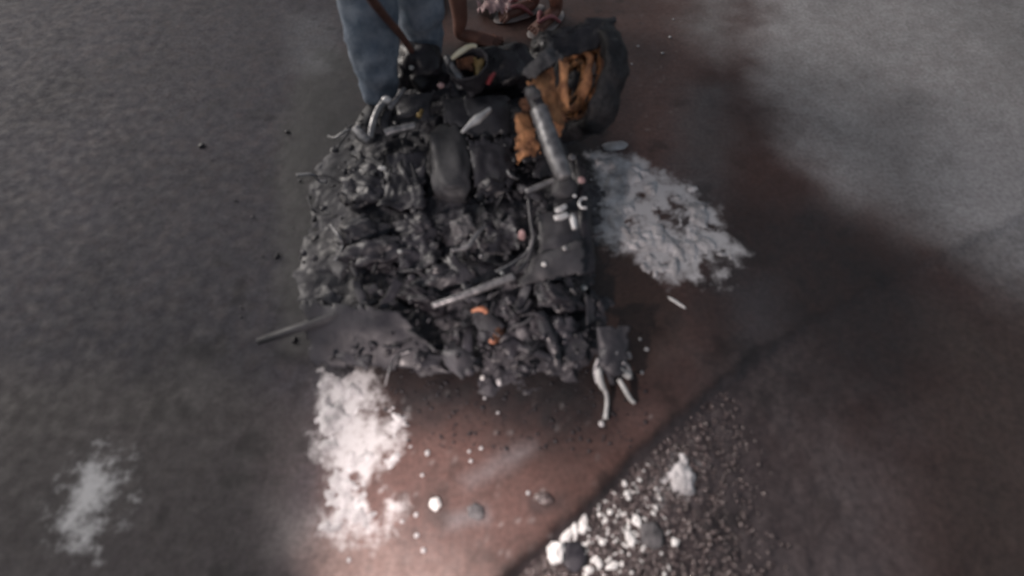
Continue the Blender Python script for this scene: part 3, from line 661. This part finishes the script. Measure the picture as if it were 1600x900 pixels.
    for kn, f_, sgn in knees:
        i0 = len(V2); V2.append(hipc + ax_ * sgn * .10 - Vector((0, 0, .12))); R2.append(.115); E2.append((1, i0))
        V2.append(kn.copy()); R2.append(leg_r[0]); E2.append((i0, i0 + 1))
        if hem_z < .4:
            lo = kn.lerp(f_, .45); V2.append(lo); R2.append(leg_r[1]); E2.append((i0 + 1, i0 + 2))
            e_ = f_.copy(); e_.z = hem_z; V2.append(e_); R2.append(leg_r[2]); E2.append((i0 + 2, i0 + 3))
        else: pass
    tr = skinned('trousers' if hem_z < .2 else 'shorts', V2, E2, R2, bottom, root, 3)
    dm = tr.modifiers.new('folds', 'DISPLACE'); dm.texture = FOLDS; dm.strength = .035; dm.mid_level = .5; dm.texture_coords = 'LOCAL'
    c_ = hipc; V3 = [c_ + Vector((0, 0, .02)), c_ + Vector((0, 0, .22)), c_ + Vector((0, 0, .44)), c_ + Vector((0, 0, .52))]; R3 = [.152, .145, .155, .075]; E3 = [(0, 1), (1, 2), (2, 3)]
    for sgn in (-1, 1):
        i0 = len(V3); V3 += [c_ + ax_ * sgn * .18 + Vector((0, 0, .46)), c_ + ax_ * sgn * .22 + Vector((0, .01, .30))]; R3 += [.072, .060]; E3 += [(2, i0), (i0, i0 + 1)]
    skinned('shirt', V3, E3, R3, top_mat, root)
    for f_, td in ((fl_, toe[0]), (fr_, toe[1])):
        c2 = Vector((f_.x, f_.y, 0)) + td * .075; an_ = math.atan2(td.y, td.x); Mx = Matrix.Rotation(an_, 3, 'Z')
        if not barefoot:
            mesh('shoe', *lump(c2 + Vector((0, 0, .04)), (.145, .052, .045), .1, 1.2, 3, 4, Mx), M['shoe'], root)
        elif sandals:
            s_ = mesh('sandal', *lump(c2 + Vector((0, 0, .006)), (.150, .056, .008), .04, 1.2, 3, 4, Mx), M['sole'], root)
            sd_ = Vector((td.y, -td.x, 0)); f0 = Vector((f_.x, f_.y, 0))
            for q in (-1, 1):
                o = mesh('strap', *tube([f0 + td*.15 + Vector((0, 0, .05)), f0 + td*.09 + sd_*q*.032 + Vector((0, 0, .062)), f0 + td*.03 + sd_*q*.050 + Vector((0, 0, .012))], [.007,.010,.008], 8, 6), M['strap'], None)
                o.parent = s_
    return root
def ankle(a, b, z=.09): return at(a, b, z)
person('bystander in faded blue jeans standing behind the wreck at left', ankle(592,150,.09), ankle(666,86,.09), (Vector((-.3,-1,0)).normalized(), Vector((.2,-1,0)).normalized()), 'jeans', (.112, .106, .066), .05, False)
person('bystander in dark navy shorts with one bare brown foot beside the jeans', ankle(684,-36,.09), ankle(720,36,.09), (Vector((-.2,-1,0)).normalized(), Vector((.98,-.2,0)).normalized()), 'navy', (.10, .085, .07), .30, True)
person('bystander in pale sandals standing behind the black end of the wreck', ankle(832,-12,.09), ankle(868,0,.09), (Vector((-.85,-.5,0)).normalized(), Vector((-.55,-.8,0)).normalized()), 'navy', (.10, .085, .08), .32, True, 'dshirt', 0, True)
V, Fc = tube(px((655,102,.10),(632,62,.30),(585,5,.55),(560,-40,.72)), [.011,.013,.015,.015], 10, 6, .12)
tag(mesh('stick', V, Fc, M['wood']), 'reddish wooden stick leaning into the wreck between the two jeans legs', 'stick')
V, Fc = plate(px((742,2,.02),(800,-6,.06),(806,18,.05),(748,24,.02)), 20, 14, .03, .004, 26, .12, 44, .02)
tag(mesh('plastic_bag', V, Fc, M['pink']), 'crumpled pinkish plastic bag lying beside the sandals', 'bag')
